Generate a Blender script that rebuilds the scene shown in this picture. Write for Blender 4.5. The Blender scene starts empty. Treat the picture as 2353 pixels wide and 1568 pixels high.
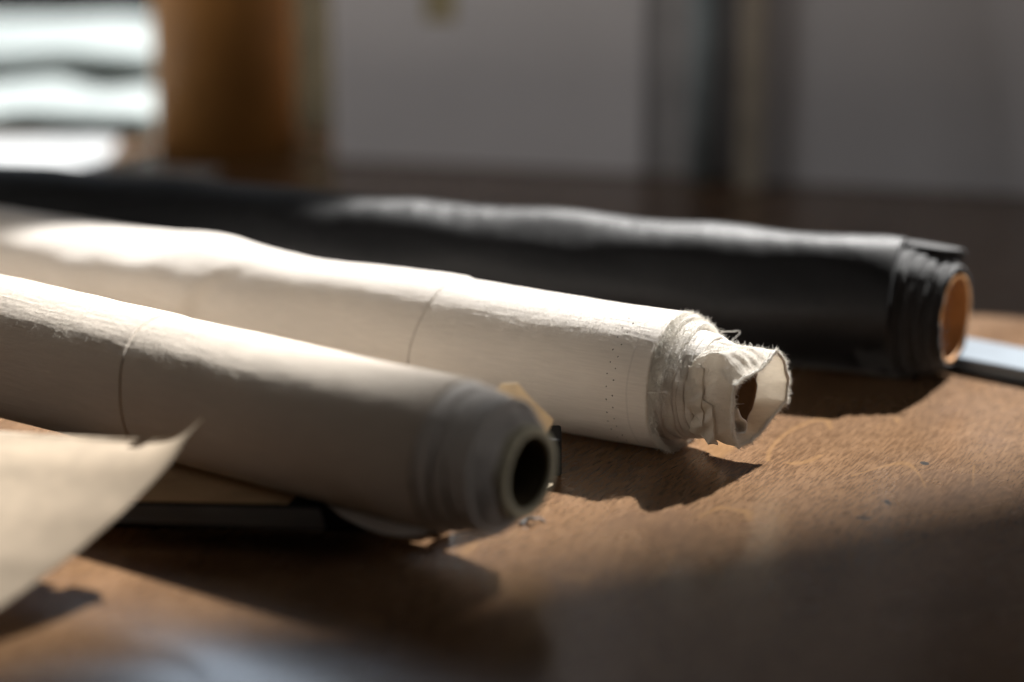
import bpy, bmesh, math, random
from mathutils import Vector, Matrix, noise
R = math.radians
random.seed(11)
S = bpy.context.scene
COL = S.collection
PI2 = 2 * math.pi

# ---------------------------------------------------------------- camera maths (set-out only)
H, PITCH, FPX, CX, CY = 0.45, R(16.4), 5556.0, 1176.5, 784.0
def unp(px, py, z=None, d=None):
    """world point on the height z (or at the depth y=d) that the photo shows at (px, py)"""
    F = Vector((0, math.cos(PITCH), -math.sin(PITCH))); U = Vector((0, math.sin(PITCH), math.cos(PITCH)))
    r = F + Vector((1, 0, 0)) * ((px - CX) / FPX) - U * ((py - CY) / FPX)
    t = (z - H) / r.z if d is None else d / r.y
    return Vector((0, 0, H)) + r * t

# ---------------------------------------------------------------- object helpers
def tag(o, label=None, cat=None, group=None, kind=None):
    if label: o['label'] = label
    if cat: o['category'] = cat
    if group: o['group'] = group
    if kind: o['kind'] = kind
    return o

def empty(name, loc, rz=0.0):
    o = bpy.data.objects.new(name, None); COL.objects.link(o)
    o.location = loc; o.rotation_euler = (0, 0, rz); o.empty_display_size = 0.02
    return o

def link(name, verts, faces, mat, parent=None, smooth=True, uvs=None):
    me = bpy.data.meshes.new(name)
    me.from_pydata([tuple(v) for v in verts], [], faces)
    me.update()
    if uvs is not None:
        ul = me.uv_layers.new(name='UVMap')
        for l in me.loops: ul.data[l.index].uv = uvs[l.vertex_index]
    if smooth: me.polygons.foreach_set('use_smooth', [True] * len(me.polygons))
    o = bpy.data.objects.new(name, me); COL.objects.link(o)
    if mat: me.materials.append(mat)
    if parent: o.parent = parent
    return o

def bm_link(name, bm, mat, parent=None, smooth=False):
    me = bpy.data.meshes.new(name); bm.to_mesh(me); bm.free()
    if smooth: me.polygons.foreach_set('use_smooth', [True] * len(me.polygons))
    o = bpy.data.objects.new(name, me); COL.objects.link(o)
    me.materials.append(mat)
    if parent: o.parent = parent
    return o

def box_bm(x0, x1, y0, y1, z0, z1, bev=0.0, seg=2):
    bm = bmesh.new()
    bmesh.ops.create_cube(bm, size=1.0)
    for v in bm.verts:
        v.co = Vector(((x0 + x1) / 2 + v.co.x * (x1 - x0), (y0 + y1) / 2 + v.co.y * (y1 - y0), (z0 + z1) / 2 + v.co.z * (z1 - z0)))
    if bev: bmesh.ops.bevel(bm, geom=bm.edges[:], offset=bev, segments=seg, affect='EDGES', profile=0.5)
    return bm

def grid(name, nu, nv, fn, mat, parent=None, wrap=False, uvfn=None, thick=0.0):
    vs, uv, fs = [], [], []
    for i in range(nu + 1):
        for j in range(nv + (0 if wrap else 1)):
            u, v = i / nu, j / nv
            vs.append(fn(u, v)); uv.append(uvfn(u, v) if uvfn else (u, v))
    w = nv if wrap else nv + 1
    for i in range(nu):
        for j in range(nv):
            j2 = (j + 1) % w if wrap else j + 1
            fs.append((i * w + j, i * w + j2, (i + 1) * w + j2, (i + 1) * w + j))
    o = link(name, vs, fs, mat, parent, True, uv)
    if thick:
        m = o.modifiers.new('thickness', 'SOLIDIFY'); m.thickness = thick; m.offset = 0
    return o

def revolve(name, prof, mat, parent, zc, wob=0.0, swob=0.0, nv=144, seed=0.0, r_fn=None, close=False, freq=1.6, shear=0.0):
    """cloth turned round the roll's axis: prof = [(s, r)...], axis at height zc, gently irregular"""
    n = len(prof)
    def fn(u, v):
        k = min(int(round(u * (n - 1))), n - 1)
        s, r = prof[k]
        f = v * PI2
        q = Vector((math.cos(f) * freq + seed, math.sin(f) * freq, s * 60))
        rr = r + wob * noise.noise(q) + wob * .4 * noise.noise(q * 3.1)
        ss = s + swob * noise.noise(q * 1.3 + Vector((7, 3, 1)))
        if r_fn: rr += r_fn(s, f)
        return Vector((ss + shear * rr * math.cos(f), rr * math.cos(f), zc + rr * math.sin(f)))
    return grid(name, n - 1, nv, fn, mat, parent, True, lambda u, v: (prof[min(int(round(u * (n - 1))), n - 1)][0], v))

def tube(name, pts, r, mat, parent=None, taper=True, sides=5):
    vs, fs = [], []
    n = len(pts)
    for i, p in enumerate(pts):
        p = Vector(p)
        t = (Vector(pts[min(i + 1, n - 1)]) - Vector(pts[max(i - 1, 0)])).normalized()
        a = t.cross(Vector((.3, .5, .81))).normalized(); b = t.cross(a)
        rr = r * (1 - .5 * i / n) if taper else r
        for k in range(sides):
            g = k / sides * PI2
            vs.append(p + a * rr * math.cos(g) + b * rr * math.sin(g))
    for i in range(n - 1):
        for k in range(sides):
            k2 = (k + 1) % sides
            fs.append((i * sides + k, i * sides + k2, (i + 1) * sides + k2, (i + 1) * sides + k))
    fs.append(tuple(range(sides))[::-1]); fs.append(tuple((n - 1) * sides + k for k in range(sides)))
    return link(name, vs, fs, mat, parent)

def spline(pts, n=40):
    """Catmull-Rom through pts"""
    P = [Vector(p) for p in pts]; P = [P[0] * 2 - P[1]] + P + [P[-1] * 2 - P[-2]]
    out = []
    m = len(P) - 3
    for k in range(n + 1):
        t = k / n * m; i = min(int(t), m - 1); t -= i
        a, b, c, d = P[i:i + 4]
        out.append(0.5 * ((2 * b) + (c - a) * t + (2 * a - 5 * b + 4 * c - d) * t * t + (3 * b - a - 3 * c + d) * t ** 3))
    return out

def fuzz(name, roots, mat, parent, lo, hi, rad=0.00005, curl=.8, seed=3):
    """loose cotton fibres: roots = [(point, direction)]; every fibre a thin bent three-sided hair"""
    rnd = random.Random(seed)
    vs, fs = [], []
    for p, nrm in roots:
        L = lo + (hi - lo) * rnd.random() ** 2.2
        d = (nrm + Vector((rnd.gauss(0, 1), rnd.gauss(0, 1), rnd.gauss(0, 1))) * .55).normalized()
        bend = Vector((rnd.gauss(0, 1), rnd.gauss(0, 1), rnd.gauss(0, 1))) * curl
        q = Vector(p); base = len(vs); segs = 4
        for i in range(segs + 1):
            a = d.cross(Vector((.21, .77, .6))).normalized(); b = d.cross(a)
            r = rad * (1 - .7 * i / segs)
            for k in range(3):
                g = k / 3 * PI2
                vs.append(q + a * r * math.cos(g) + b * r * math.sin(g))
            q = q + d * L / segs
            d = (d + bend / segs).normalized()
        for i in range(segs):
            for k in range(3):
                k2 = (k + 1) % 3
                fs.append((base + i * 3 + k, base + i * 3 + k2, base + i * 3 + 3 + k2, base + i * 3 + 3 + k))
    o = link(name, vs, fs, mat, parent)
    o['kind'] = 'stuff'
    return o

# ---------------------------------------------------------------- material helpers
class NT:
    def __init__(s, name):
        s.m = bpy.data.materials.new(name); s.m.use_nodes = True
        s.t = s.m.node_tree; s.b = s.t.nodes['Principled BSDF']; s.out = s.t.nodes['Material Output']
    def n(s, typ, **kw):
        x = s.t.nodes.new('ShaderNode' + typ)
        for k, v in kw.items(): setattr(x, k, v)
        return x
    def set(s, node, **kw):
        for k, v in kw.items():
            sock = node.inputs[k.replace('_', ' ')]
            if hasattr(v, 'is_output'): s.t.links.new(v, sock)
            else: sock.default_value = v
        return node
    def math(s, op, a, b=0.0, c=0.0, clamp=False):
        x = s.n('Math', operation=op); x.use_clamp = clamp
        for i, v in enumerate((a, b, c)):
            if hasattr(v, 'is_output'): s.t.links.new(v, x.inputs[i])
            else: x.inputs[i].default_value = v
        return x.outputs[0]
    def mix(s, f, a, b, blend='MIX'):
        x = s.n('Mix', data_type='RGBA', blend_type=blend)
        for i, v in ((0, f), (6, a), (7, b)):
            if hasattr(v, 'is_output'): s.t.links.new(v, x.inputs[i])
            else: x.inputs[i].default_value = v if i == 0 else (*v[:3], 1)
        return x.outputs[2]
    def noise(s, vec, scale, detail=3, rough=.55, dist=0.0):
        x = s.n('TexNoise'); s.t.links.new(vec, x.inputs['Vector'])
        s.set(x, Scale=scale, Detail=detail, Roughness=rough, Distortion=dist)
        return x.outputs['Fac']
    def ramp(s, f, stops):
        x = s.n('ValToRGB'); s.t.links.new(f, x.inputs[0])
        e = x.color_ramp.elements
        while len(e) < len(stops): e.new(.5)
        for q, (p, c) in zip(e, stops): q.position = p; q.color = (*c, 1) if len(c) == 3 else c
        return x.outputs[0]
    def mapping(s, vec, scale=(1, 1, 1), rot=(0, 0, 0), loc=(0, 0, 0)):
        x = s.n('Mapping'); s.t.links.new(vec, x.inputs[0])
        x.inputs['Scale'].default_value = scale; x.inputs['Rotation'].default_value = rot; x.inputs['Location'].default_value = loc
        return x.outputs[0]
    def bump(s, h, strength, dist):
        x = s.n('Bump'); s.t.links.new(h, x.inputs['Height'])
        x.inputs['Strength'].default_value = strength; x.inputs['Distance'].default_value = dist
        s.t.links.new(x.outputs[0], s.b.inputs['Normal'])
        return x
    def coords(s):
        x = s.n('TexCoord'); return x.outputs['Object'], x.outputs['UV']

def soft(mat, radius):
    b = mat.node_tree.nodes['Principled BSDF']
    b.inputs['Subsurface Weight'].default_value = 1.0; b.inputs['Subsurface Scale'].default_value = radius
    b.inputs['Subsurface Radius'].default_value = (1, 1, 1)
    return mat
def plain(name, col, rough=.7, spec=.3, metal=0.0, var=.15, scale=40, sheen=0.0, bump=0.0):
    m = NT(name); o, _ = m.coords()
    f = m.noise(o, scale, 4)
    c2 = tuple(max(0, c * (1 - var)) for c in col); c3 = tuple(min(1, c * (1 + var)) for c in col)
    m.set(m.b, Base_Color=m.ramp(f, [(.3, c2), (.7, c3)]), Roughness=rough, Metallic=metal, Specular_IOR_Level=spec)
    if sheen: m.set(m.b, Sheen_Weight=sheen, Sheen_Roughness=.5)
    if bump: m.bump(m.noise(o, scale * 12, 3), .5, bump)
    return m.m

def cotton(name, base, dots=False, radius=.04, transl=.12, uvw=True, fluffy=False):
    """unbleached cotton: weave of fine threads, slubs, faint stains"""
    m = NT(name); o, uv = m.coords()
    sep = m.n('SeparateXYZ'); m.t.links.new(uv if uvw else o, sep.inputs[0])
    u, v = sep.outputs[0], sep.outputs[1]
    big = m.noise(o, 22, 4, .6)
    slub = m.noise(m.mapping(o, (60, 900, 900)), 1.0, 3, .6)
    slub2 = m.noise(m.mapping(o, (1500, 90, 90)), 1.0, 3, .6)
    c = m.ramp(big, [(.25, tuple(x * .93 for x in base)), (.75, base)])
    c = m.mix(.35, c, m.ramp(slub, [(.3, tuple(x * .8 for x in base)), (.7, tuple(min(1, x * 1.05) for x in base))]))
    if dots:
        # two staggered rows of pin holes beside the selvage
        jit = m.math('MULTIPLY', m.math('SUBTRACT', m.noise(o, 70, 2), .5), 1.1); jit2 = m.math('MULTIPLY', m.math('SUBTRACT', m.noise(o, 95, 2), .5), .0040)
        def row(s0, off):
            vv = m.math('FRACT', m.math('ADD', m.math('ADD', m.math('MULTIPLY', v, 34.0), off), jit))
            dv = m.math('MULTIPLY', m.math('SUBTRACT', vv, .5), PI2 * radius / 34.0)
            du = m.math('ADD', m.math('SUBTRACT', u, s0), jit2)
            d2 = m.math('ADD', m.math('MULTIPLY', du, du), m.math('MULTIPLY', dv, dv))
            return m.math('LESS_THAN', d2, .00043 ** 2)
        hole = m.math('MAXIMUM', row(-.0315, 0.0), row(-.0272, .5))
        c = m.mix(hole, c, (.03, .022, .016))
        band = m.math('LESS_THAN', m.math('ABSOLUTE', m.math('ADD', u, .0185)), .0006)
        c = m.mix(m.math('MULTIPLY', band, .25), c, tuple(x * .6 for x in base))
    m.set(m.b, Base_Color=c, Roughness=.9, Specular_IOR_Level=.15, Sheen_Weight=.04, Sheen_Roughness=.45)
    h = m.math('ADD', m.math('ADD', m.math('MULTIPLY', slub, .5), m.math('MULTIPLY', slub2, .5)), m.math('MULTIPLY', m.noise(m.mapping(o, (90, 330, 330)), 1.0, 4, .65), .8))
    if uvw:
        wv = m.math('MULTIPLY', m.math('SINE', m.math('MULTIPLY', u, PI2 / .00062)), m.math('SINE', m.math('MULTIPLY', v, 400 * PI2)))
        h = m.math('ADD', h, m.math('MULTIPLY', wv, .25))
    m.bump(h, .8, .0006 if not fluffy else .0009)
    tr = m.n('BsdfTranslucent'); m.t.links.new(c, tr.inputs[0])
    mx = m.n('MixShader'); mx.inputs[0].default_value = transl
    m.t.links.new(m.b.outputs[0], mx.inputs[1]); m.t.links.new(tr.outputs[0], mx.inputs[2])
    m.t.links.new(mx.outputs[0], m.out.inputs[0])
    return m.m

COTTON_NEAR = cotton('unbleached_cotton', (.75, .665, .57), transl=.05)
COTTON_MID = cotton('white_cotton', (.87, .81, .745), dots=True, transl=.06)
COTTON_END = cotton('frayed_cotton', (.84, .80, .745), uvw=False, transl=.18, fluffy=True)
COTTON_THIN = cotton('thin_crumpled_cotton', (.84, .79, .71), uvw=False, transl=.42, fluffy=True)
COTTON_EDGE = cotton('worn_cotton_edge', (.74, .70, .66), uvw=False, transl=.1, fluffy=True)
FIBRE = plain('cotton_fibre', (.85, .82, .76), .9, .1, var=.04)
FIBRE_GREY = plain('grey_cotton_fibre', (.62, .60, .58), .9, .1, var=.04)

def black_cloth():
    m = NT('black_twill'); o, uv = m.coords()
    sep = m.n('SeparateXYZ'); m.t.links.new(uv, sep.inputs[0])
    rib = m.math('SINE', m.math('MULTIPLY', sep.outputs[0], PI2 / .0018))
    fine = m.noise(m.mapping(o, (700, 150, 150)), 1, 3)
    m.set(m.b, Base_Color=m.ramp(fine, [(.3, (.006, .006, .0065)), (.7, (.011, .011, .012))]), Roughness=.48, Specular_IOR_Level=.22,
          Sheen_Weight=.40, Sheen_Roughness=.26)
    m.b.inputs['Sheen Tint'].default_value = (.95, .98, 1, 1)
    m.bump(m.math('ADD', m.math('MULTIPLY', rib, .6), fine), .6, .0004)
    return m.m
BLACK_CLOTH = black_cloth()
BLACK_EDGE = plain('black_frayed_edge', (.012, .012, .013), .75, .3, var=.3, scale=200, sheen=.18, bump=.0004)
BLACK_FIBRE = plain('black_fibre', (.02, .02, .022), .6, .4, var=.2, sheen=.3)

def table_mat():
    m = NT('stained_plywood'); o, _ = m.coords()
    ang = R(-27)
    g = m.mapping(o, (1, 1, 1), (0, 0, R(0)))
    rot = m.n('VectorRotate', rotation_type='Z_AXIS'); m.t.links.new(o, rot.inputs['Vector']); rot.inputs['Angle'].default_value = R(27)
    q = rot.outputs[0]                                   # local y now runs along the grain
    pores = m.noise(m.mapping(q, (1300, 190, 1)), 1, 4, .65)
    dash = m.noise(m.mapping(q, (620, 75, 1)), 1, 3, .6)
    broad = m.noise(m.mapping(q, (26, 5, 1)), 1, 4, .6, .4)
    blotch = m.noise(m.mapping(q, (9, 6, 1)), 1, 5, .6)
    rings = m.noise(m.mapping(q, (12, 3.2, 1), loc=(.37, .12, 0)), 1, 1, .4)
    fr = m.math('FRACT', m.math('MULTIPLY', rings, 7.0))
    line = m.math('SUBTRACT', 1.0, m.math('MULTIPLY', m.math('ABSOLUTE', m.math('SUBTRACT', fr, .5)), 30.0), clamp=True)
    line = m.math('MULTIPLY', line, m.math('GREATER_THAN', m.noise(q, 14, 1), .53))
    c = m.ramp(broad, [(.28, (.092, .048, .023)), (.55, (.168, .094, .048)), (.78, (.232, .134, .073))])
    c = m.mix(.5, c, m.ramp(dash, [(.38, (.076, .040, .019)), (.62, (.250, .149, .082))]))
    c = m.mix(m.math('MULTIPLY', m.math('SUBTRACT', pores, .50, clamp=True), 2.8, clamp=True), c, (.040, .018, .008))
    c = m.mix(m.math('MULTIPLY', line, .42), c, (.30, .17, .072))
    c = m.mix(m.math('MULTIPLY', m.math('SUBTRACT', blotch, .56, clamp=True), 2.6, clamp=True), c, (.05, .024, .013))
    # ink spots
    geo = o
    for (px, py, rx, ry) in ((2125, 1065, .0030, .0028), (2040, 1155, .0022, .0030), (1985, 1190, .0050, .0020), (2290, 880, .0018, .002)):
        p = unp(px, py, 0)
        d = m.n('VectorMath', operation='SUBTRACT'); m.t.links.new(geo, d.inputs[0]); d.inputs[1].default_value = (p.x, p.y, 0)
        s = m.n('SeparateXYZ'); m.t.links.new(d.outputs[0], s.inputs[0])
        a = m.math('DIVIDE', s.outputs[0], rx); b = m.math('DIVIDE', s.outputs[1], ry * 1.6)
        rr = m.math('ADD', m.math('ADD', m.math('MULTIPLY', a, a), m.math('MULTIPLY', b, b)), m.math('MULTIPLY', m.noise(o, 260, 2), 1.2))
        f = m.math('MULTIPLY', m.math('SUBTRACT', 1.35, rr, clamp=True), 3.0, clamp=True)
        c = m.mix(m.math('MULTIPLY', f, .85), c, (.018, .024, .027))
    # one long scratch and small scuffs
    sc = m.noise(m.mapping(o, (40, 900, 1), (0, 0, R(6))), 1, 2)
    scr = m.math('MULTIPLY', m.math('SUBTRACT', sc, .73, clamp=True), 5.0, clamp=True)
    c = m.mix(m.math('MULTIPLY', scr, .35), c, (.35, .26, .19))
    rgh = m.math('ADD', .08, m.math('MULTIPLY', blotch, .34))
    m.set(m.b, Base_Color=c, Roughness=rgh, Specular_IOR_Level=.3, Coat_Weight=.38, Coat_Roughness=.16)
    m.bump(m.math('ADD', m.math('MULTIPLY', pores, .7), m.math('MULTIPLY', dash, .6)), .14, .0005)
    return m.m
TABLE = table_mat()

def paper_mat(name, col, transl=.3, mark=None):
    m = NT(name); o, uv = m.coords()
    cloud = m.noise(o, 42, 5, .6); fib = m.noise(o, 900, 3)
    c = m.ramp(cloud, [(.32, tuple(x * .80 for x in col)), (.68, tuple(min(1, x * 1.10) for x in col))])
    c = m.mix(.2, c, m.ramp(fib, [(.3, tuple(x * .75 for x in col)), (.7, col)]))
    m.set(m.b, Base_Color=c, Roughness=.75, Specular_IOR_Level=.25)
    m.bump(fib, .2, .0002)
    tr = m.n('BsdfTranslucent'); m.t.links.new(c, tr.inputs[0])
    mx = m.n('MixShader'); mx.inputs[0].default_value = transl
    m.t.links.new(m.b.outputs[0], mx.inputs[1]); m.t.links.new(tr.outputs[0], mx.inputs[2])
    m.t.links.new(mx.outputs[0], m.out.inputs[0])
    return m.m
KRAFT = paper_mat('tan_pattern_paper', (.49, .395, .29))
KRAFT2 = paper_mat('brown_kraft_paper', (.58, .41, .24), .1)
SCRAP = paper_mat('cream_paper', (.78, .66, .48), .3)
WHITE_PAPER = paper_mat('white_paper', (.50, .52, .53), .1)
CARD = plain('cardboard_core', (.34, .24, .14), .85, .2, var=.25, scale=120, bump=.0003)
CARD_PALE = plain('pale_cardboard_rim', (.66, .62, .47), .9, .2, var=.2, scale=300, bump=.0004)
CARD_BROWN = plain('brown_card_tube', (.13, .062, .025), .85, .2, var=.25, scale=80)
CARD_SHADED = plain('shaded_cardboard_inside', (.10, .08, .05), .95, .1, var=.2, scale=60)
CARD_ORANGE = plain('orange_brown_cardboard', (.50, .25, .09), .7, .3, var=.2, scale=90, bump=.0003)
BLACK_BOARD = plain('black_bookcloth', (.012, .012, .013), .8, .2, var=.4, scale=150, bump=.0003)
WORN = plain('worn_board_corner', (.16, .18, .19), .8, .3, var=.9, scale=260)
GREY_CARD = plain('dark_grey_card', (.10, .095, .09), .7, .3, var=.2)
STEEL = plain('brushed_steel', (.13, .15, .17), .42, .5, metal=1.0, var=.08, scale=60)
BOARD = plain('white_board', (.84, .84, .88), .8, .2, var=.05, scale=6)
BOARD_DARK = plain('grey_board', (.64, .645, .68), .8, .2, var=.06, scale=6)
SLATE = plain('slate_grey_cloth', (.60, .60, .62), .8, .2, var=.15, scale=20)
TAPE = plain('yellow_tape', (.50, .44, .27), .6, .3)
TAN_WOOD = plain('tan_wood', (.40, .36, .30), .6, .3, var=.25, scale=30)
OLIVE_WOOD = plain('dark_olive_wood', (.10, .085, .05), .6, .3, var=.25, scale=30)
BROWN = plain('brown_kraft_tube', (.42, .20, .055), .6, .3, var=.18, scale=12)
GREEN_GLASS = plain('dark_green_glass', (.08, .11, .075), .2, .6, var=.2)
BLUE_GREY = plain('blue_grey_enamel', (.30, .36, .39), .4, .4, var=.1)
LINEN = soft(cotton('folded_white_linen', (.30, .34, .34), uvw=False, transl=.05), .03)
BLOCKER = plain('blocker_grey', (.45, .44, .42), .9, .2, var=.08, scale=4)
ROD = plain('black_iron', (.012, .012, .013), .5, .4)

# ================================================================= THE TABLE
def corner(px, py): return unp(px, py, 0)
bm = bmesh.new()
e0, e1 = Vector((-1.05, 2.75, 0)), Vector((1.9, 2.75, 0))
top = [bm.verts.new(v) for v in (Vector((-1.05, .15, 0)), Vector((1.9, .15, 0)), e1, e0)]
f = bm.faces.new(top)
ext = bmesh.ops.extrude_face_region(bm, geom=[f])
for v in ext['geom']:
    if isinstance(v, bmesh.types.BMVert): v.co.z -= .035
bmesh.ops.recalc_face_normals(bm, faces=bm.faces[:])
bmesh.ops.bevel(bm, geom=bm.edges[:], offset=.003, segments=2, affect='EDGES')
tbl = bm_link('table', bm, TABLE)
tag(tbl, 'brown stained plywood worktable top with semi-gloss varnish under all the rolls', 'table')

# ================================================================= ROLLS OF CLOTH
def roll_empty(name, A, h, yaw):
    a = Vector((math.sin(R(yaw)), -math.cos(R(yaw)), 0))
    return empty(name, (A[0], A[1], h), math.atan2(a.y, a.x))
def gauss(x, c, w): return math.exp(-((x - c) / w) ** 2)
def sstep(x, a, b):
    t = max(0, min(1, (x - a) / (b - a))); return t * t * (3 - 2 * t)
def adist(f, c): return abs((f - c + math.pi) % PI2 - math.pi)

def axis_list(s0, s1, dense):
    """axial stations, finer near the given places"""
    st = set(); s = s0
    while s < s1: st.add(round(s, 5)); s += .006 if s < -.52 else .0013
    for c, w, step in dense:
        k = -w
        while k <= w: st.add(round(c + k, 5)); k += step
    st.add(s1)
    return sorted(x for x in st if s0 <= x <= s1)

def slubs(s, f, r):
    """thick and thin threads of the weave, a tenth of a millimetre proud"""
    if s < -.52: return 0
    c, n_ = math.cos(f) * r, math.sin(f) * r
    return .00010 * noise.noise(Vector((s * 70, c * 620, n_ * 620))) + .00006 * noise.noise(Vector((s * 420, c * 420, n_ * 420)))

# ---- near roll -----------------------------------------------------------------
r1 = roll_empty('fabric_roll', (-.006, 1.130), .0140, 54.5)
tag(r1, 'nearest off-white cloth roll with hollow cardboard core and frayed grey end facing right', 'fabric roll', 'rolls of cloth on the table')
R1 = .0391
SEAM1 = -.224
def r1_shape(s, f):
    d = 0.0
    d += .0005 * sstep(SEAM1 - .0005 + .004 * math.sin(f * 2 + 1) - s, 0, .0006) 
    k = s - SEAM1 - .004 * math.sin(f * 2 + 1)
    d -= .0009 * gauss(k, 0, .00035)
    d += .0016 * gauss(s, -.35, .06) * (.5 + .5 * math.sin(f))
    d += .0009 * noise.noise(Vector((s * 11, math.cos(f) * 1.2, math.sin(f) * 1.2)))
    d += .00025 * noise.noise(Vector((s * 40, math.cos(f) * 3, math.sin(f) * 3 + 5)))
    return d + slubs(s, f, R1)
st = axis_list(-1.25, -.0265, [(SEAM1, .009, .0004)])
prof = [(s, R1) for s in st] + [(-.0258, R1 - .0002), (-.0256, R1 - .0012), (-.0262, R1 - .0022), (-.031, R1 - .0026)]
revolve('cloth_wrap', prof, COTTON_NEAR, r1, R1, .0002, .0, 380, 2.0, lambda s, f: r1_shape(s, f))
def lip(name, s0, s1, r0, r1_, t, mat, root, zc, seed, wob=.0008, swob=.0016):
    """one telescoped layer: runs out from s0 to s1, rolls over its frayed edge and turns back under"""
    n = 7
    p = [(s0 + (s1 - s0) * k / n, r0 + (r1_ - r0) * k / n) for k in range(n + 1)]
    p += [(s1 + t * .45, r1_ - t * .3), (s1 + t * .5, r1_ - t * .75), (s1 + t * .1, r1_ - t * 1.15), (s1 - .006, r1_ - t * 1.3)]
    return revolve(name, p, mat, root, zc, wob, swob, 144, seed)
lip('cloth_layer', -.036, -.0175, R1 * .962, R1 * .958, .0020, COTTON_EDGE, r1, R1, 4.1)
lip('cloth_layer', -.028, -.0085, R1 * .922, R1 * .910, .0021, COTTON_EDGE, r1, R1, 9.7)
lip('cloth_layer', -.020, .0040, R1 * .888, R1 * .868, .0024, COTTON_EDGE, r1, R1, 15.3)
prof = []
for k in range(34):
    t = k / 33
    rr = R1 * (.850 - .240 * t ** 1.05); sx = .000 + .0140 * t ** .8
    prof.append((sx + (.0007 if k % 3 == 1 else -.0005), rr))
revolve('cloth_layer', [(-.02, R1 * .852)] + prof + [(.004, R1 * .60)], COTTON_EDGE, r1, R1, .0007, .0016, 144, 21.0)
prof = [(-.2, R1 * .595), (.0165, R1 * .595), (.0180, R1 * .585), (.0185, R1 * .57), (.0185, R1 * .48), (.0180, R1 * .468), (.0172, R1 * .464), (.0165, R1 * .466)]
ct = revolve('core_tube', prof, CARD_PALE, r1, R1, .0004, .0006, 96, 30.0)
revolve('shaded_core_wall', [(.0166, R1 * .468), (.0160, R1 * .460), (.0, R1 * .452), (-.2, R1 * .452), (-.2, .001)], CARD_SHADED, ct, R1, .0003, .0, 64, 30.0)  # core's inner wall, the hole's shade put into its colour
def ring_roots(rnd, sc, r, spread, zc, n, out=.6, dr=.002):
    for _ in range(n):
        f = rnd.random() * PI2
        nn = Vector((0, math.cos(f), math.sin(f)))
        rr = r + rnd.uniform(-dr, dr * .2)
        yield (Vector((sc + rnd.uniform(-spread, spread), 0, zc)) + nn * rr, (nn * (1 - out) + Vector((out, 0, 0))).normalized())
rnd = random.Random(5)
roots = []
for sc, rr, n in ((-.0170, R1 * .945, 900), (-.0080, R1 * .895, 900), (.002, R1 * .81, 900), (.010, R1 * .69, 1400), (-.0256, R1 * .99, 500)):
    roots += list(ring_roots(rnd, sc, rr, .0015, R1, n))
fuzz('frayed_fibres', roots, FIBRE_GREY, r1, .0008, .0045, .00006)
# loose tongue of the outer layer hanging under the near side
def flap(u, v):
    s = -.098 + .066 * u
    w = math.sin(math.pi * min(1, max(0, u))) ** .6
    f = R(246) + R(4) * math.sin(u * 5)
    base = Vector((s, math.cos(f) * R1, R1 + math.sin(f) * R1 - .0003))
    L = .009 * w
    return base + Vector((.004 * v, -.005 * v * w - .0012, -L * v * (1 - .35 * v)))
grid('loose_flap', 30, 8, flap, COTTON_EDGE, r1, False, None, .0008)

# ---- middle roll ---------------------------------------------------------------
r2 = roll_empty('fabric_roll', (.100, 1.310), 0.0, 59.9)
tag(r2, 'middle white cotton roll with crumpled frayed mouth and rows of pin holes', 'fabric roll', 'rolls of cloth on the table')
R2 = .0397
STEP2 = -.160
def r2_shape(s, f):
    d = 0.0
    k = s - STEP2 - .007 * math.sin(f * 1.0 + .4)
    d += .0012 * sstep(-k, -.0007, .0007)
    # a slack ridge with a sharp right end, and the hollow right of it, on the left half
    ridge_s = -.335
    d += .0038 * gauss(s, ridge_s, .030) * (.2 + .8 * max(0, math.sin(f)))
    d -= .0030 * gauss(s, ridge_s + .080, .035) * (.3 + .7 * max(0, math.sin(f)))
    edge_s = -.288 - .03 * (f - R(120))
    d += .0085 * gauss(adist(f, R(158)), 0, .5) * sstep(edge_s - s, 0, .016) * sstep(s, -.56, -.42) * (.8 + .5 * noise.noise(Vector((s * 30, 2, f))))
    d -= .0022 * gauss(adist(f, R(160)), 0, .5) * gauss(s, -.235, .05)
    d += .0013 * noise.noise(Vector((s * 13 + 3, math.cos(f) * 1.3, math.sin(f) * 1.3)))
    d += .00022 * noise.noise(Vector((s * 45, math.cos(f) * 3, math.sin(f) * 3 + 9)))
    return d + slubs(s, f, R2)
st = axis_list(-1.4, -.0085, [(STEP2, .014, .0005)])
prof = [(s, R2) for s in st] + [(-.0070, R2 + .0003), (-.0062, R2 - .0004), (-.0064, R2 - .0014), (-.0085, R2 - .0019), (-.02, R2 - .002)]
revolve('cloth_wrap', prof, COTTON_MID, r2, R2, .0002, .0007, 400, 12.0, lambda s, f: r2_shape(s, f))
# outer layers that bulge out at the top behind the hem
def lobe(s0, s1, r0, fc, fw, seed):
    def fn(s, f): 
        return -.0050 * (1 - gauss(adist(f, fc), 0, fw)) if s > s0 + .002 else 0
    p = [(s0 + (s1 - s0) * k / 8, r0) for k in range(9)] + [(s1 + .0008, r0 - .0006), (s1 + .0006, r0 - .0018), (s1 - .002, r0 - .0026), (s1 - .01, r0 - .004)]
    return revolve('cloth_layer', p, COTTON_END, r2, R2, .0007, .0018, 150, seed, fn)
lobe(-.022, -.0030, R2 * .975, R(64), 1.0, 31.0)
lobe(-.020, .0045, R2 * .93, R(48), .75, 37.0)
# ridged telescoped layers
for k in range(5):
    lip('cloth_layer', -.014 + .0040 * k, -.0015 + .0042 * k, R2 * (.83 - .022 * k), R2 * (.825 - .022 * k), .0019, COTTON_END, r2, R2, 50 + k * 7.7, .0006, .0010)
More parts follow.
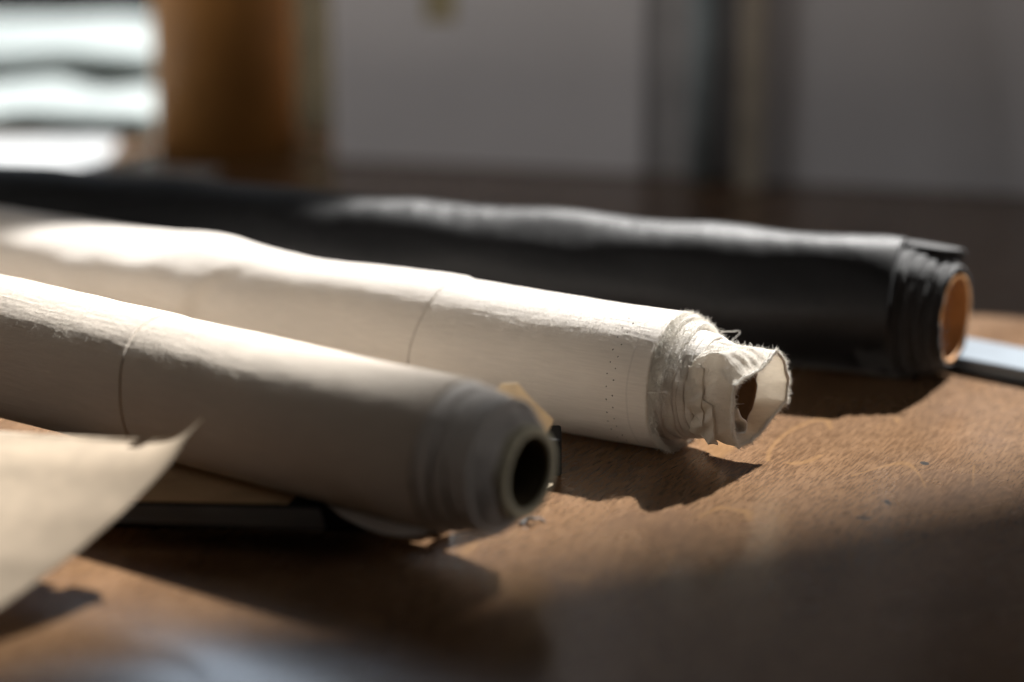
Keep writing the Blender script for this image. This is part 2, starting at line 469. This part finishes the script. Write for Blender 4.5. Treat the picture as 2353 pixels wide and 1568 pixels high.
# crumpled inner tube: circle -> kinked ring -> folded rim -> back inside
K = .0000712
def mouth_s(px): return .0445 + .0042 * (px - 1240) / 220
A2 = Vector((.100, 1.310, 0)); AX2 = Vector((math.sin(R(59.9)), -math.cos(R(59.9)), 0)); NX2 = Vector((math.cos(R(59.9)), math.sin(R(59.9)), 0))
def roll2(px, py, s):
    """where, in the roll's own (y, z), the close-up of its end shows the point at axial place s"""
    X, Y = (1500 + px / 3.136) * 2353 / 2560, (700 + py / 3.136) * 2353 / 2560
    C = Vector((0, 0, H)); r = unp(X, Y, d=1.0) - C
    P = C + r * ((s + AX2.dot(A2) - AX2.dot(C)) / AX2.dot(r))
    return (NX2.dot(P - A2), P.z - R2)
def mouth(px, py): return roll2(px, py, mouth_s(px))
rim_px = ((1480, 800), (1445, 640), (1385, 552), (1300, 632), (1235, 700), (1120, 762), (1052, 830), (1040, 1000), (1040, 1180), (1085, 1310), (1180, 1272), (1262, 1215), (1330, 1105), (1455, 955))
full_px = ((1470, 800), (1440, 650), (1385, 552), (1280, 545), (1160, 560), (1045, 590), (1030, 760), (1022, 980), (1022, 1180), (1060, 1300), (1180, 1268), (1280, 1200), (1370, 1085), (1450, 955))
rim = [mouth(*p) for p in rim_px]
full = [mouth(*p) for p in full_px]
srim = [mouth_s(p[0]) + (0, 0, 0, .001, .0015, .001, 0, 0, 0, 0, -.001, -.0015, 0, 0)[k] for k, p in enumerate(rim_px)]
sful = [mouth_s(p[0]) - .009 for p in full_px]
def closed(pts, v):
    n = len(pts); t = v * n; i = int(t) % n; t -= int(t)
    a, b = Vector(pts[i]), Vector(pts[(i + 1) % n])
    e = t * t * (3 - 2 * t) * .35 + t * .65
    return a.lerp(b, e)
NV = 168
def inner(u, v):
    rp, fp = closed(rim, v), closed(full, v)
    sr = closed([(x, 0) for x in srim], v)[0]; sf = closed([(x, 0) for x in sful], v)[0]
    f = math.atan2(fp[1], fp[0])
    c = Vector((math.cos(f), math.sin(f))) * R2 * .685
    cr = noise.noise(Vector((math.cos(f) * 2.2, math.sin(f) * 2.2, u * 3.5 + 4)))
    cr2 = abs(noise.noise(Vector((math.cos(f + u * 1.3) * 3.4 + 8, math.sin(f + u * 1.3) * 3.4, u * 2.2))))
    if u < .55:                                   # circle to full ring
        t = u / .55
        p = c.lerp(fp, sstep(t, .15, 1)); s = .004 + (sf - .004) * t
        p *= 1 + (.06 * cr - .15 * cr2 + .02) * math.sin(t * math.pi * .85)
    elif u < .75:
        t = (u - .55) / .2
        p = fp.lerp(rp, sstep(t, 0, 1)); s = sf + (sr - sf) * t
        p *= 1 + (.06 * cr - .15 * cr2 + .02) * .45 * (1 - t)
    else:                                         # turned back inside, narrowing and crumpled
        t = (u - .75) / .25
        q = Vector((math.cos(f), math.sin(f))) * R2 * (.585 + .05 * cr + .05 * cr2)
        p = rp.lerp(q, sstep(t, 0, .8)) * (1 - .035 * sstep(t, 0, .12)); s = sr + (.0285 - sr) * t ** 1.2
    s += .0009 * noise.noise(Vector((p[0] * 220, p[1] * 220, 2)))
    return Vector((s, p[0], R2 + p[1]))
grid('crumpled_core_cloth', 72, NV, inner, COTTON_THIN, r2, True, None)
rimc = [inner(.752, k / 110) for k in range(110)]
def rim_roll(u, v):
    k = int(round(u * 110)) % 110
    p = rimc[k]; t = (rimc[(k + 1) % 110] - rimc[(k - 1) % 110]).normalized()
    a = t.cross(Vector((1, 0, 0))).normalized(); b = t.cross(a)
    r = .00095 * (1 + .7 * noise.noise(p * 420))
    return p + a * r * math.cos(v * PI2) + b * r * math.sin(v * PI2)
grid('frayed_rim', 110, 8, rim_roll, COTTON_END, r2, True)
# folds bunched inside the mouth
def fold(path, w, seed):
    P = spline(path, 36)
    def fn(u, v):
        k = min(int(round(u * 36)), 36); p = P[k]
        return p + Vector((-.016 * v, .0035 * math.sin(u * 9 + seed) * v, .002 * math.sin(u * 7 + seed * 2) * v + w * v))
    return grid('inner_fold', 36, 10, fn, COTTON_END, r2, False, None, .0010)
def inm(s, px, py):
    s = s + mouth_s(px) - .0445 + .001; y, z = roll2(px, py, s); return (s, y, R2 + z)
fold([inm(.038, 1080, 1010), inm(.039, 1110, 1080), inm(.0395, 1150, 1120), inm(.039, 1140, 1190), inm(.038, 1090, 1200)], -.003, 2.2)
prof = [(-.12, R2 * .60), (.0315, R2 * .60), (.0325, R2 * .585), (.0318, R2 * .545), (-.12, R2 * .545), (-.121, .001)]
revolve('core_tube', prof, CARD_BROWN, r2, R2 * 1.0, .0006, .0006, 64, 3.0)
# overlapping corner flaps on the near side of the crumpled end
def patch(name, pts, mat, root, th=.0010, n=10):
    a, b, c, d = [Vector(p) for p in pts]
    def fn(u, v):
        p = a.lerp(b, u).lerp(d.lerp(c, u), v)
        nn = (b - a).cross(d - a).normalized()
        return p + nn * .0016 * math.sin(math.pi * u) * math.sin(math.pi * v) + nn * .0005 * noise.noise(p * 300)
    return grid(name, n, n, fn, mat, root, False, None, th)
def on2(s, f, k=1.0):
    return Vector((s, R2 * .685 * k * math.cos(R(f)), R2 + R2 * .685 * k * math.sin(R(f))))
def over(u0, u1, v0, v1, skew, lift, seed):
    """a torn corner of cloth folded over the outside of the crumpled end"""
    def fn(a, b):
        u = u0 + (u1 - u0) * (a + skew * (b - .5) * (1 - a)) + .012 * noise.noise(Vector((a * 3, b * 5, seed)))
        v = v0 + (v1 - v0) * (b + .18 * (a - .5)) + .006 * noise.noise(Vector((a * 5, b * 3, seed + 4)))
        p = inner(max(.02, min(.54, u)), v); c = Vector((p.x, 0, R2))
        edge = max(abs(a - .5), abs(b - .5)) * 2
        return p + (p - c).normalized() * (.0011 + lift * (b ** 3) + .0004 * edge)
    grid('cloth_flap', 22, 26, fn, COTTON_THIN, r2, False, None, .0006)
over(.10, .40, .40, .555, .9, .0016, 3)
over(.26, .53, .50, .63, -.7, .0012, 8)
patch('cloth_flap', (on2(.013, 262, 1.02), on2(.020, 300, .8), on2(.008, 300, 1.15), on2(-.002, 268, 1.24)), COTTON_END, r2)
# fuzz: hem, layer edges, rim
rnd = random.Random(8)
roots = list(ring_roots(rnd, -.0055, R2 * .985, .0026, R2, 6500, .5))
roots += [(p, d) for p, d in ring_roots(rnd, .001, R2 * .93, .003, R2, 2600, .45) if d.z > -.1]
roots += [(p, d) for p, d in ring_roots(rnd, .006, R2 * .86, .003, R2, 1500, .45) if d.z > .0]
for _ in range(3200):
    f = R(rnd.gauss(150, 20)); rr = R2 * rnd.uniform(.93, 1.0)
    roots.append((Vector((rnd.uniform(-.007, .0005), rr * math.cos(f), R2 + rr * math.sin(f))), Vector((.8, math.cos(f) * .6, math.sin(f) * .6 + .2)).normalized()))
for k in range(5): roots += list(ring_roots(rnd, -.0022 + .0040 * k, R2 * (.785 - .022 * k), .0012, R2, 700, .4))
for _ in range(4200):
    v = rnd.random(); p = inner(.75, v); c = Vector((p.x, 0, R2))
    o = (p - c).normalized()
    roots.append((p + Vector((rnd.uniform(-.0014, .0006), rnd.uniform(-.0006, .0006), rnd.uniform(-.0006, .0006))), (o * rnd.uniform(-.3, .8) + Vector((.7, 0, 0))).normalized()))
for _ in range(2600):
    v = rnd.random(); p = inner(rnd.uniform(0, .7), v); c = Vector((p.x, 0, R2))
    if p.z > R2 - .01: roots.append((p, (p - c).normalized()))
fuzz('frayed_fibres', roots, FIBRE, r2, .0008, .0040, .00011)
longr = [roots[rnd.randrange(len(roots))] for _ in range(90)]
fuzz('stray_fibres', longr, FIBRE, r2, .003, .0080, .00011, 1.6, 21)
# loose threads
def pt2(px, py, s):
    """a point beside the roll end, in roll coordinates, from the close-up of it"""
    y, z = roll2(px, py, s)
    return (s, y, R2 + z)
tube('loose_thread', spline([pt2(945, 405, .006), pt2(1030, 405, .008), pt2(1085, 400, .009), pt2(1095, 420, .010), pt2(1050, 460, .010), pt2(1010, 490, .010)], 30), .00016, FIBRE, r2)
tube('loose_thread', spline([pt2(372, 882, -.0041), pt2(455, 887, .0024), pt2(528, 878, .0080)], 16), .00020, FIBRE, r2)
tube('loose_thread', spline([pt2(383, 886, -.0033), pt2(405, 905, -.0015), pt2(425, 918, 0), pt2(446, 908, .0016), pt2(440, 892, .0012)], 16), .00016, FIBRE, r2)
tube('loose_thread', spline([(.006, -R2 * .80, R2 + .012), (.010, -R2 * .82, R2 + .011), (.013, -R2 * .80, R2 + .0115), (.0145, -R2 * .79, R2 + .009)], 16), .00012, FIBRE, r2)

def surface_fibres(root, Rr, shape, s0, s1, f0, f1, n, lo, hi, mat, seed):
    q = random.Random(seed); rts = []
    for _ in range(n):
        s_, f = q.uniform(s0, s1), R(q.gauss((f0 + f1) / 2, (f1 - f0) / 4))
        rr = Rr + shape(s_, f)
        nn = Vector((0, math.cos(f), math.sin(f))); tt = Vector((0, -math.sin(f), math.cos(f)))
        d = (nn * .45 + tt * q.gauss(0, .5) + Vector((q.gauss(0, .8), 0, 0))).normalized()
        rts.append((Vector((s_, 0, Rr)) + nn * rr, d))
    fuzz('surface_fibres', rts, mat, root, lo, hi, .00005, 1.2, seed)
surface_fibres(r2, R2, r2_shape, -.5, -.012, 95, 165, 16000, .0005, .0020, FIBRE, 71)
surface_fibres(r1, R1, r1_shape, -.6, -.03, 95, 165, 14000, .0005, .0020, FIBRE, 72)

# ---- black roll ----------------------------------------------------------------
r3 = roll_empty('fabric_roll', (.2589, 1.4523), 0.0, 70.05)
tag(r3, 'thick black cloth roll with grey sheen on top, lying behind the white rolls', 'fabric roll', 'rolls of cloth on the table')
R3 = .0430
def r3_shape(s, f):
    d = .0024 * noise.noise(Vector((s * 15 + 30, math.cos(f) * 1.5, math.sin(f) * 1.5)))
    d += .0010 * math.sin(s * 55 + f * 2) * gauss(s, -.15, .15)
    d -= .0015 * gauss(adist(f, R(150)), 0, .35) * gauss(s, -.08, .05)
    return d
st = axis_list(-1.5, -.0180, [])
prof = [(s, R3) for s in st] + [(-.0165, R3 - .0004), (-.0160, R3 - .0014), (-.017, R3 - .0024), (-.03, R3 - .003)]
revolve('cloth_wrap', prof, BLACK_CLOTH, r3, R3, .0004, .0008, 160, 42.0, lambda s, f: r3_shape(s, f))
def sag(s, f): return .0030 * gauss(adist(f, R(75)), 0, .8) - .0015 * gauss(adist(f, R(160)), 0, .6)
def lip3(s0, s1, r0, r1_, seed):
    t = .0022; n = 7
    p = [(s0 + (s1 - s0) * k / n, r0 + (r1_ - r0) * k / n) for k in range(n + 1)]
    p += [(s1 + t * .45, r1_ - t * .3), (s1 + t * .5, r1_ - t * .75), (s1, r1_ - t * 1.1), (s1 - .008, r1_ - t * 1.3)]
    return revolve('cloth_layer', p, BLACK_EDGE, r3, R3 - .0042, .0010, .0022, 144, seed, sag, shear=.16)
lip3(-.030, -.0085, R3 * .945, R3 * .93, 61)
lip3(-.024, -.0010, R3 * .885, R3 * .87, 67)
lip3(-.016, .0060, R3 * .83, R3 * .815, 73)
lip3(-.008, .0120, R3 * .78, R3 * .765, 79)
lip3(-.002, .0168, R3 * .725, R3 * .715, 85)
# raised flap of the outermost layer at the top of the end
def flap3(u, v):
    f = R(28) + R(60) * v
    s = -.060 + .078 * u * (.86 + .14 * math.sin(math.pi * v))
    r = R3 * (1.0 + .045 * u) - .0012 + .0012 * math.sin(v * 8 + u * 5) * u
    return Vector((s + .003 * math.sin(v * 9) * u, r * math.cos(f), R3 + r * math.sin(f) - .006 * u * u * v))
grid('loose_flap', 18, 20, flap3, BLACK_EDGE, r3, False, None, .0014)
prof = [(-.3, R3 * .655), (.0165, R3 * .655), (.0178, R3 * .645), (.0178, R3 * .61), (.0165, R3 * .60), (-.3, R3 * .60)]
revolve('core_tube', prof, CARD_ORANGE, r3, R3 - .0042, .0003, .0004, 96, 90.0, shear=.16)
rnd = random.Random(15); roots = []
for sc, rr, n in ((-.0165, R3, 500), (-.008, R3 * .93, 600), (-.0005, R3 * .85, 600), (.0065, R3 * .815, 500), (.013, R3 * .765, 500), (.0168, R3 * .715, 500)):
    roots += list(ring_roots(rnd, sc, rr, .0015, R3 - .0042, n))
fuzz('frayed_fibres', roots, BLACK_FIBRE, r3, .0006, .0032, .00008, .8, 6)

# ================================================================= PAPER IN FRONT
edge = [unp(*p) for p in ((474, 955, .0760), (455, 980, .0700), (425, 1020, .0620), (385, 1072, .0535), (330, 1130, .0455), (270, 1188, .0385), (205, 1245, .0315), (150, 1290, .0265), (75, 1345, .0205), (-10, 1402, .0160), (-110, 1465, .0120), (-230, 1540, .0080))]
edge = spline(edge, 64)
left = [unp(*p) for p in ((-420, 965, .050), (-440, 1040, .046), (-460, 1150, .039), (-480, 1290, .029), (-500, 1420, .019), (-520, 1600, .009))]
left = spline(left, 64)
topc = [unp(*p) for p in ((474, 955, .0760), (452, 975, .0690), (425, 993, .0635), (385, 1006, .0600), (330, 1010, .0580), (200, 1005, .0560), (0, 989, .0530), (-200, 975, .0510), (-420, 965, .050))]
topc = spline(topc, 64)
def sheet(u, v):
    k = min(int(round(v * 64)), 64); p = edge[k].lerp(left[k], u)
    # blend towards the true curled top edge
    kt = min(int(round(u * 64)), 64)
    base = edge[0].lerp(left[0], u)
    w = (1 - sstep(v, 0, .30))
    off = topc[min(int(round((0 if u <= 0 else u) * 64)), 64)]
    # parametrise the top edge by x so that columns stay straight
    tx = base.x
    best = min(topc, key=lambda q: abs(q.x - tx))
    p = p + (best - base) * w
    p.z += .0012 * noise.noise(p * 14) * min(1, u * 6)
    return p
pp = grid('pattern_paper', 64, 64, sheet, KRAFT, None, False, None, .0005)
tag(pp, 'tan pattern paper sheet with upturned corner and a slit, in front of nearest roll', 'paper')
# slit at the top edge: a narrow notch really cut into the sheet
me = pp.data
p0, p1 = unp(300, 1028, .0560), unp(334, 1009, .0580)
bm = bmesh.new(); bm.from_mesh(me)
kill = []
dirv = (p1 - p0); L = dirv.length; dirv.normalize()
for f in bm.faces:
    c = f.calc_center_median(); t = (c - p0).dot(dirv)
    if -.001 < t < L + .004 and ((c - p0) - dirv * t).length < .0022: kill.append(f)
bmesh.ops.delete(bm, geom=kill, context='FACES')
bm.to_mesh(me); bm.free()

# ================================================================= UNDER AND BETWEEN THE ROLLS
b = empty('black_board', (-.165, 1.215, 0), R(-3))
tag(b, 'flat black cloth-covered board lying under the nearest roll', 'board')
bm_link('cover', box_bm(-.18, .128, -.034, .040, .0002, .0130, .0012), BLACK_BOARD, b)
bm_link('worn_corner', box_bm(.1285, .1345, -.030, .036, .0004, .0126, .0010), WORN, b)
k = link('kraft_sheet', [unp(x, y, .0135 + z) for x, y, z in ((250, 1150, .0004), (660, 1158, .0003), (700, 1120, .0002), (690, 1030, 0), (300, 1030, .0002), (150, 1080, .0008))], [(0, 1, 2, 3, 4, 5)], KRAFT2, None, False)
m_ = k.modifiers.new('thickness', 'SOLIDIFY'); m_.thickness = .0004
tag(k, 'brown kraft sheet on the black board, tucked under the nearest roll', 'paper')
gc = link('grey_card', [unp(x, y, .0150) for x, y in ((268, 1196), (748, 1217), (735, 1168), (300, 1160))], [(0, 1, 2, 3)], GREY_CARD, None, False)
m_ = gc.modifiers.new('thickness', 'SOLIDIFY'); m_.thickness = .0006
tag(gc, 'thin dark grey card jutting from the black board towards the table front', 'card')
bx = bm_link('black_box', box_bm(-.075, .0275, 1.262, 1.288, .0005, .0220, .0012), BLACK_BOARD)
tag(bx, 'small black box standing between the nearest and the middle roll', 'box')
pts = [(1130, 905), (1152, 882), (1188, 880), (1224, 920), (1272, 965), (1255, 1000), (1200, 1030), (1110, 1020)]
vs = [unp(x, y, d=1.206 + .00008 * (x - 1120)) for x, y in pts]
scp = link('paper_scrap', vs, [tuple(range(len(vs)))], SCRAP, None, False)
m_ = scp.modifiers.new('thickness', 'SOLIDIFY'); m_.thickness = .0005
tag(scp, 'cream paper scrap peeking up behind the end of the nearest roll', 'paper')
def between(u, v):
    x = -.62 + .585 * u; y = .040 + .058 * v
    a = R(54.5)
    p = Vector((-.006, 1.130, 0)) + Vector((math.sin(a), -math.cos(a), 0)) * x + Vector((math.cos(a), math.sin(a), 0)) * y
    p.z = .0012 + .006 * v * v + .0015 * noise.noise(p * 12)
    return p
bt_ = grid('bounce_strip', 60, 8, between, SCRAP, None, False, None, .0004)  # added to bounce warm sunlight onto the middle roll's shaded side
tag(bt_, 'long cream bounce paper added in the gap between the two off-white rolls', 'paper')
P = unp(1222, 1200, .0006)
th = tube('thread_scrap', spline([P + Vector((-.006, -.004, 0)), P + Vector((-.002, .001, .001)), P + Vector((.001, -.002, .0025)), P + Vector((.004, .003, .001)), P + Vector((.007, .0005, 0))], 24), .0010, BLACK_FIBRE)
tag(th, 'little black thread curl on the table below the hollow cardboard core', 'thread')
st_ = bm_link('steel_ruler', box_bm(-.022, .40, -.022, .022, .0002, .0095, .0012), STEEL)
P0 = unp(2215, 800, .009); P1 = unp(2353, 826, .009)
st_.location = (P0.x, P0.y, 0); st_.rotation_euler = (0, 0, math.atan2(P1.y - P0.y, P1.x - P0.x))
tag(st_, 'flat steel straightedge lying on the table beyond the black roll end', 'ruler')

# ================================================================= BACKGROUND, OUT OF FOCUS
def board(name, x0, x1, y0, y1, h, mat, label, thick=.02):
    d = Vector((x1 - x0, y1 - y0, 0)); w = d.length
    o = empty(name, (x0, y0, 0), math.atan2(d.y, d.x))
    bm_link('panel', box_bm(0, w, 0, thick, .0005, h, .002), mat, o)
    tag(o, label, 'board')
    return o, w
pL, w1 = board('foam_board', -.158, .112, 2.092, 2.032, .66, BOARD, 'wide grey board standing at the back, left of the bottle')
pm = bm_link('tape_strip', box_bm(.085, .112, -.0012, -.0004, .127, .17), TAPE, pL)
pR, w2 = board('foam_board', .205, .78, 2.000, 1.865, .370, BOARD_DARK, 'lower darker grey board standing at the back right')
def batten(px, pw, py, d, h, mat, label, lean=0.0):
    a = unp(px - pw / 2, py, d=d); c = unp(px + pw / 2, py, d=d)
    o = bm_link('wooden_batten', box_bm(-(c.x - a.x) / 2, (c.x - a.x) / 2, -.006, .006, .0004, h, .0015), mat)
    o.location = ((a.x + c.x) / 2, d, 0); o.rotation_euler = (0, lean, R(-12))
    tag(o, label, 'batten', None)
pk = bm_link('wooden_plank', box_bm(-.085, .095, -.008, .008, .0004, .56, .002), OLIVE_WOOD)  # made wide and tall to keep the sun off the brown tube
pk.location = (-.155, 2.235, 0)
tag(pk, 'dark olive plank standing upright behind the brown tube', 'plank')
batten(1722, 62, 400, 1.985, .30, TAN_WOOD, 'tan batten upright between the bottle and right board')
# grey cloth-covered folder in the gap
tp = [(-.036, .0005), (.225, .0005), (.225, .42), (.205, .485), (.184, .584), (.143, .590), (.072, .577), (-.036, .604)]  # unseen top edge shaped to shade the left of the black roll
g = link('grey_folder', [(x, -.004, z) for x, z in tp] + [(x, .004, z) for x, z in tp],
         [tuple(range(8)), tuple(range(15, 7, -1))] + [(k, k + 8, (k + 1) % 8 + 8, (k + 1) % 8) for k in range(8)], SLATE, None, False)
g.location = (.150, 2.036, 0); g.rotation_euler = (0, 0, R(-12))
tag(g, 'grey folder standing in the gap between the two boards', 'folder')
def lathe(name, prof, mat, parent, nv=48):
    return grid(name, len(prof) - 1, nv, lambda u, v: Vector((prof[int(round(u * (len(prof) - 1)))][1] * math.cos(v * PI2), prof[int(round(u * (len(prof) - 1)))][1] * math.sin(v * PI2), prof[int(round(u * (len(prof) - 1)))][0])), mat, parent, True)
P = unp(1640, 392, 0)
bt = empty('glass_bottle', (P.x, P.y - .008, 0))
tag(bt, 'small dark green glass bottle in front of the grey folder', 'bottle')
lathe('glass', [(0.0005, .001), (.0006, .0145), (.002, .016), (.050, .016), (.060, .012), (.066, .007), (.078, .007)], GREEN_GLASS, bt)
lathe('stopper', [(.0782, .009), (.092, .009), (.0925, .001)], plain('grey_stopper', (.38, .40, .38), .6), bt)
tn = empty('enamel_tin', (unp(1612, 395, 0).x - .002, 2.015, 0.0))
tag(tn, 'blue grey enamel tin behind the dark green bottle', 'tin')
lathe('body', [(.0005, .001), (.0006, .012), (.19, .012), (.191, .001)], BLUE_GREY, tn)
lathe('lid', [(.1912, .0135), (.205, .0135), (.206, .001)], BLUE_GREY, tn)
# brown tube
bx0 = unp(530, 330, 0)
t_ = empty('kraft_tube', (bx0.x, 2.14, 0))
tag(t_, 'thick brown kraft tube standing upright beside the white cloths', 'tube')
lathe('tube_wall', [(.0005, .001), (.0006, .0630), (.42, .0630), (.421, .056), (.30, .056), (.299, .001)], BROWN, t_, 64)
# iron rod leaning at far right
rod = tube('iron_rod', [Vector((.452, 1.90, .02)), Vector((.425, 1.905, .16)), Vector((.395, 1.91, .32))], .006, ROD, None, False, 10)
tag(rod, 'thin black iron rod leaning on the lower darker board', 'rod')
# folded white cloths at the far left
def folded(name, x0, x1, y0, y1, z0, z1, label, seed):
    bm = box_bm(x0, x1, y0, y1, z0, z1, min(.018, (z1 - z0) * .45), 5)
    bmesh.ops.subdivide_edges(bm, edges=[e for e in bm.edges if e.calc_length() > .04], cuts=8, use_grid_fill=True)
    for v in bm.verts:
        q = v.co * 22 + Vector((seed, 0, 0))
        v.co += Vector((noise.noise(q * .6) * .03, noise.noise(q * .5 + Vector((5, 0, 0))) * .045, (noise.noise(q * .5 + Vector((0, 9, 0))) + .3) * .018 * (v.co.z > (z0 + z1) / 2)))
    o = bm_link(name, bm, LINEN, None, True)
    tag(o, label, 'cloth', 'folded white cloths in the sun')
folded('folded_cloth', -.95, -.320, 2.195, 2.395, .001, .0130, 'lower folded white cloth lying in front of the thicker one at far left', 1)
folded('folded_cloth', -.95, -.345, 2.400, 2.60, .001, .0420, 'thicker folded white cloth behind the lower one at far left', 5)
def sheet_on_table(x0, x1, y0, y1, label, rz):
    o = bm_link('paper_sheet', box_bm(-(x1 - x0) / 2, (x1 - x0) / 2, -(y1 - y0) / 2, (y1 - y0) / 2, .0004, .0014), WHITE_PAPER)
    o.location = ((x0 + x1) / 2, (y0 + y1) / 2, 0); o.rotation_euler = (0, 0, R(rz))
    tag(o, label, 'paper', 'sunlit paper sheets at the far left')
sheet_on_table(-.80, -.358, 2.02, 2.175, 'wide white sheet in the sun at left edge behind black roll', 2)
sheet_on_table(-.318, -.258, 1.955, 2.055, 'small white sheet in the sun just left of the brown tube', -8)

# ================================================================= BLOCKER ADDED OUT OF VIEW TO SHAPE THE SUN
SUN_AZ, SUN_EL = R(33), R(43)
sh = Vector((math.sin(SUN_AZ), math.cos(SUN_AZ), 0))
HT = 6.0
L = HT / math.tan(SUN_EL)
org = Vector((0, 1.268, 0)) + sh * L
wd = Vector((1, .47, 0)).normalized()
wroot = empty('sun_blocker', (org.x, org.y, -.75), math.atan2(wd.y, wd.x))
wroot['kind'] = 'structure'
bm = box_bm(-7, 7, -.30, 0, HT + .95, 11.0)
for x0, x1 in ((-8, -7.002), (7.002, 8)):
    b2 = box_bm(x0, x1, -.30, 0, 0, 11.0)
    tmp = bpy.data.meshes.new('t'); b2.to_mesh(tmp); b2.free(); bm.from_mesh(tmp); bpy.data.meshes.remove(tmp)
bm_link('blocker_slabs', bm, BLOCKER, wroot)
rnd = random.Random(4); vs, fs = [], []
x = -6.9
while x < 6.9:
    wdt = rnd.uniform(.05, .11); hh = rnd.uniform(.20, .56)
    b_ = len(vs); zz = HT + .75 + .20
    vs += [(x, -.31, zz), (x + wdt, -.31, zz), (x + wdt * rnd.uniform(.3, .7), -.31, zz - hh), (x, -.33, zz), (x + wdt, -.33, zz), (x + wdt * .5, -.33, zz - hh)]
    fs += [(b_, b_ + 1, b_ + 2), (b_ + 5, b_ + 4, b_ + 3), (b_, b_ + 2, b_ + 5, b_ + 3), (b_ + 1, b_ + 4, b_ + 5, b_ + 2), (b_, b_ + 3, b_ + 4, b_ + 1)]
    x += wdt
link('blocker_teeth', vs, fs, BLOCKER, wroot, False)  # unseen teeth added to soften the edge of the blocker's shadow

# ================================================================= LIGHT
w = bpy.data.worlds.new('World'); S.world = w; w.use_nodes = True
bg = w.node_tree.nodes['Background']; bg.inputs[0].default_value = (1.0, .86, .72, 1); bg.inputs[1].default_value = .005
def light(name, typ, loc, energy, col, **kw):
    l = bpy.data.lights.new(name, typ); l.energy = energy; l.color = col
    for k_, v_ in kw.items(): setattr(l, k_, v_)
    o = bpy.data.objects.new(name, l); COL.objects.link(o); o.location = loc
    return o
sun = light('sun', 'SUN', (2, 3, 3), 5.0, (1.0, .98, .95), angle=R(.75))
sd = Vector((sh.x * math.cos(SUN_EL), sh.y * math.cos(SUN_EL), math.sin(SUN_EL)))
sun.rotation_euler = sd.to_track_quat('Z', 'Y').to_euler()
def window_or_fill_lamp(loc, target, sx, sy, energy, col):
    o = light('window_or_fill_light', 'AREA', loc, energy, col, shape='RECTANGLE', size=sx, size_y=sy)
    o.rotation_euler = (Vector(loc) - Vector(target)).to_track_quat('Z', 'Y').to_euler()
    return o
window_or_fill_lamp((1.7, .55, .62), (.02, 1.12, .05), .8, .5, 1.1, (1.0, .95, .92))  # unseen fill added to brighten the near roll's end
window_or_fill_lamp((-.38, 3.9, 1.85), (0, 1.2, 0), .5, 1.2, 3, (.72, .84, 1.0))
o = window_or_fill_lamp((-1.35, 1.28, .85), (.15, 2.1, .15), .5, .8, .32, (1.0, .95, .90))  # unseen fill added to lift the back boards and near roll's left
o.data.spread = R(84)

# ================================================================= CAMERA
cd = bpy.data.cameras.new('camera'); cam = bpy.data.objects.new('camera', cd); COL.objects.link(cam)
cam.location = (0, 0, H); cam.rotation_euler = (math.pi / 2 - PITCH, 0, 0)
cd.sensor_width = 36; cd.lens = FPX / 2353 * 36; cd.clip_start = .01; cd.clip_end = 60
cd.dof.use_dof = True
fp = Vector((.110, 1.285, .04)); fwd = Vector((0, math.cos(PITCH), -math.sin(PITCH)))
cd.dof.focus_distance = (fp - cam.location).dot(fwd); cd.dof.aperture_fstop = 1.8
S.camera = cam
S.render.engine = 'CYCLES'
S.cycles.use_denoising = True
S.cycles.max_bounces = 10; S.cycles.diffuse_bounces = 6
S.cycles.sample_clamp_indirect = 6
vs_ = S.view_settings
vs_.view_transform = 'Standard'; vs_.look = 'None'; vs_.gamma = 1; vs_.exposure = 1.6; vs_.use_curve_mapping = False
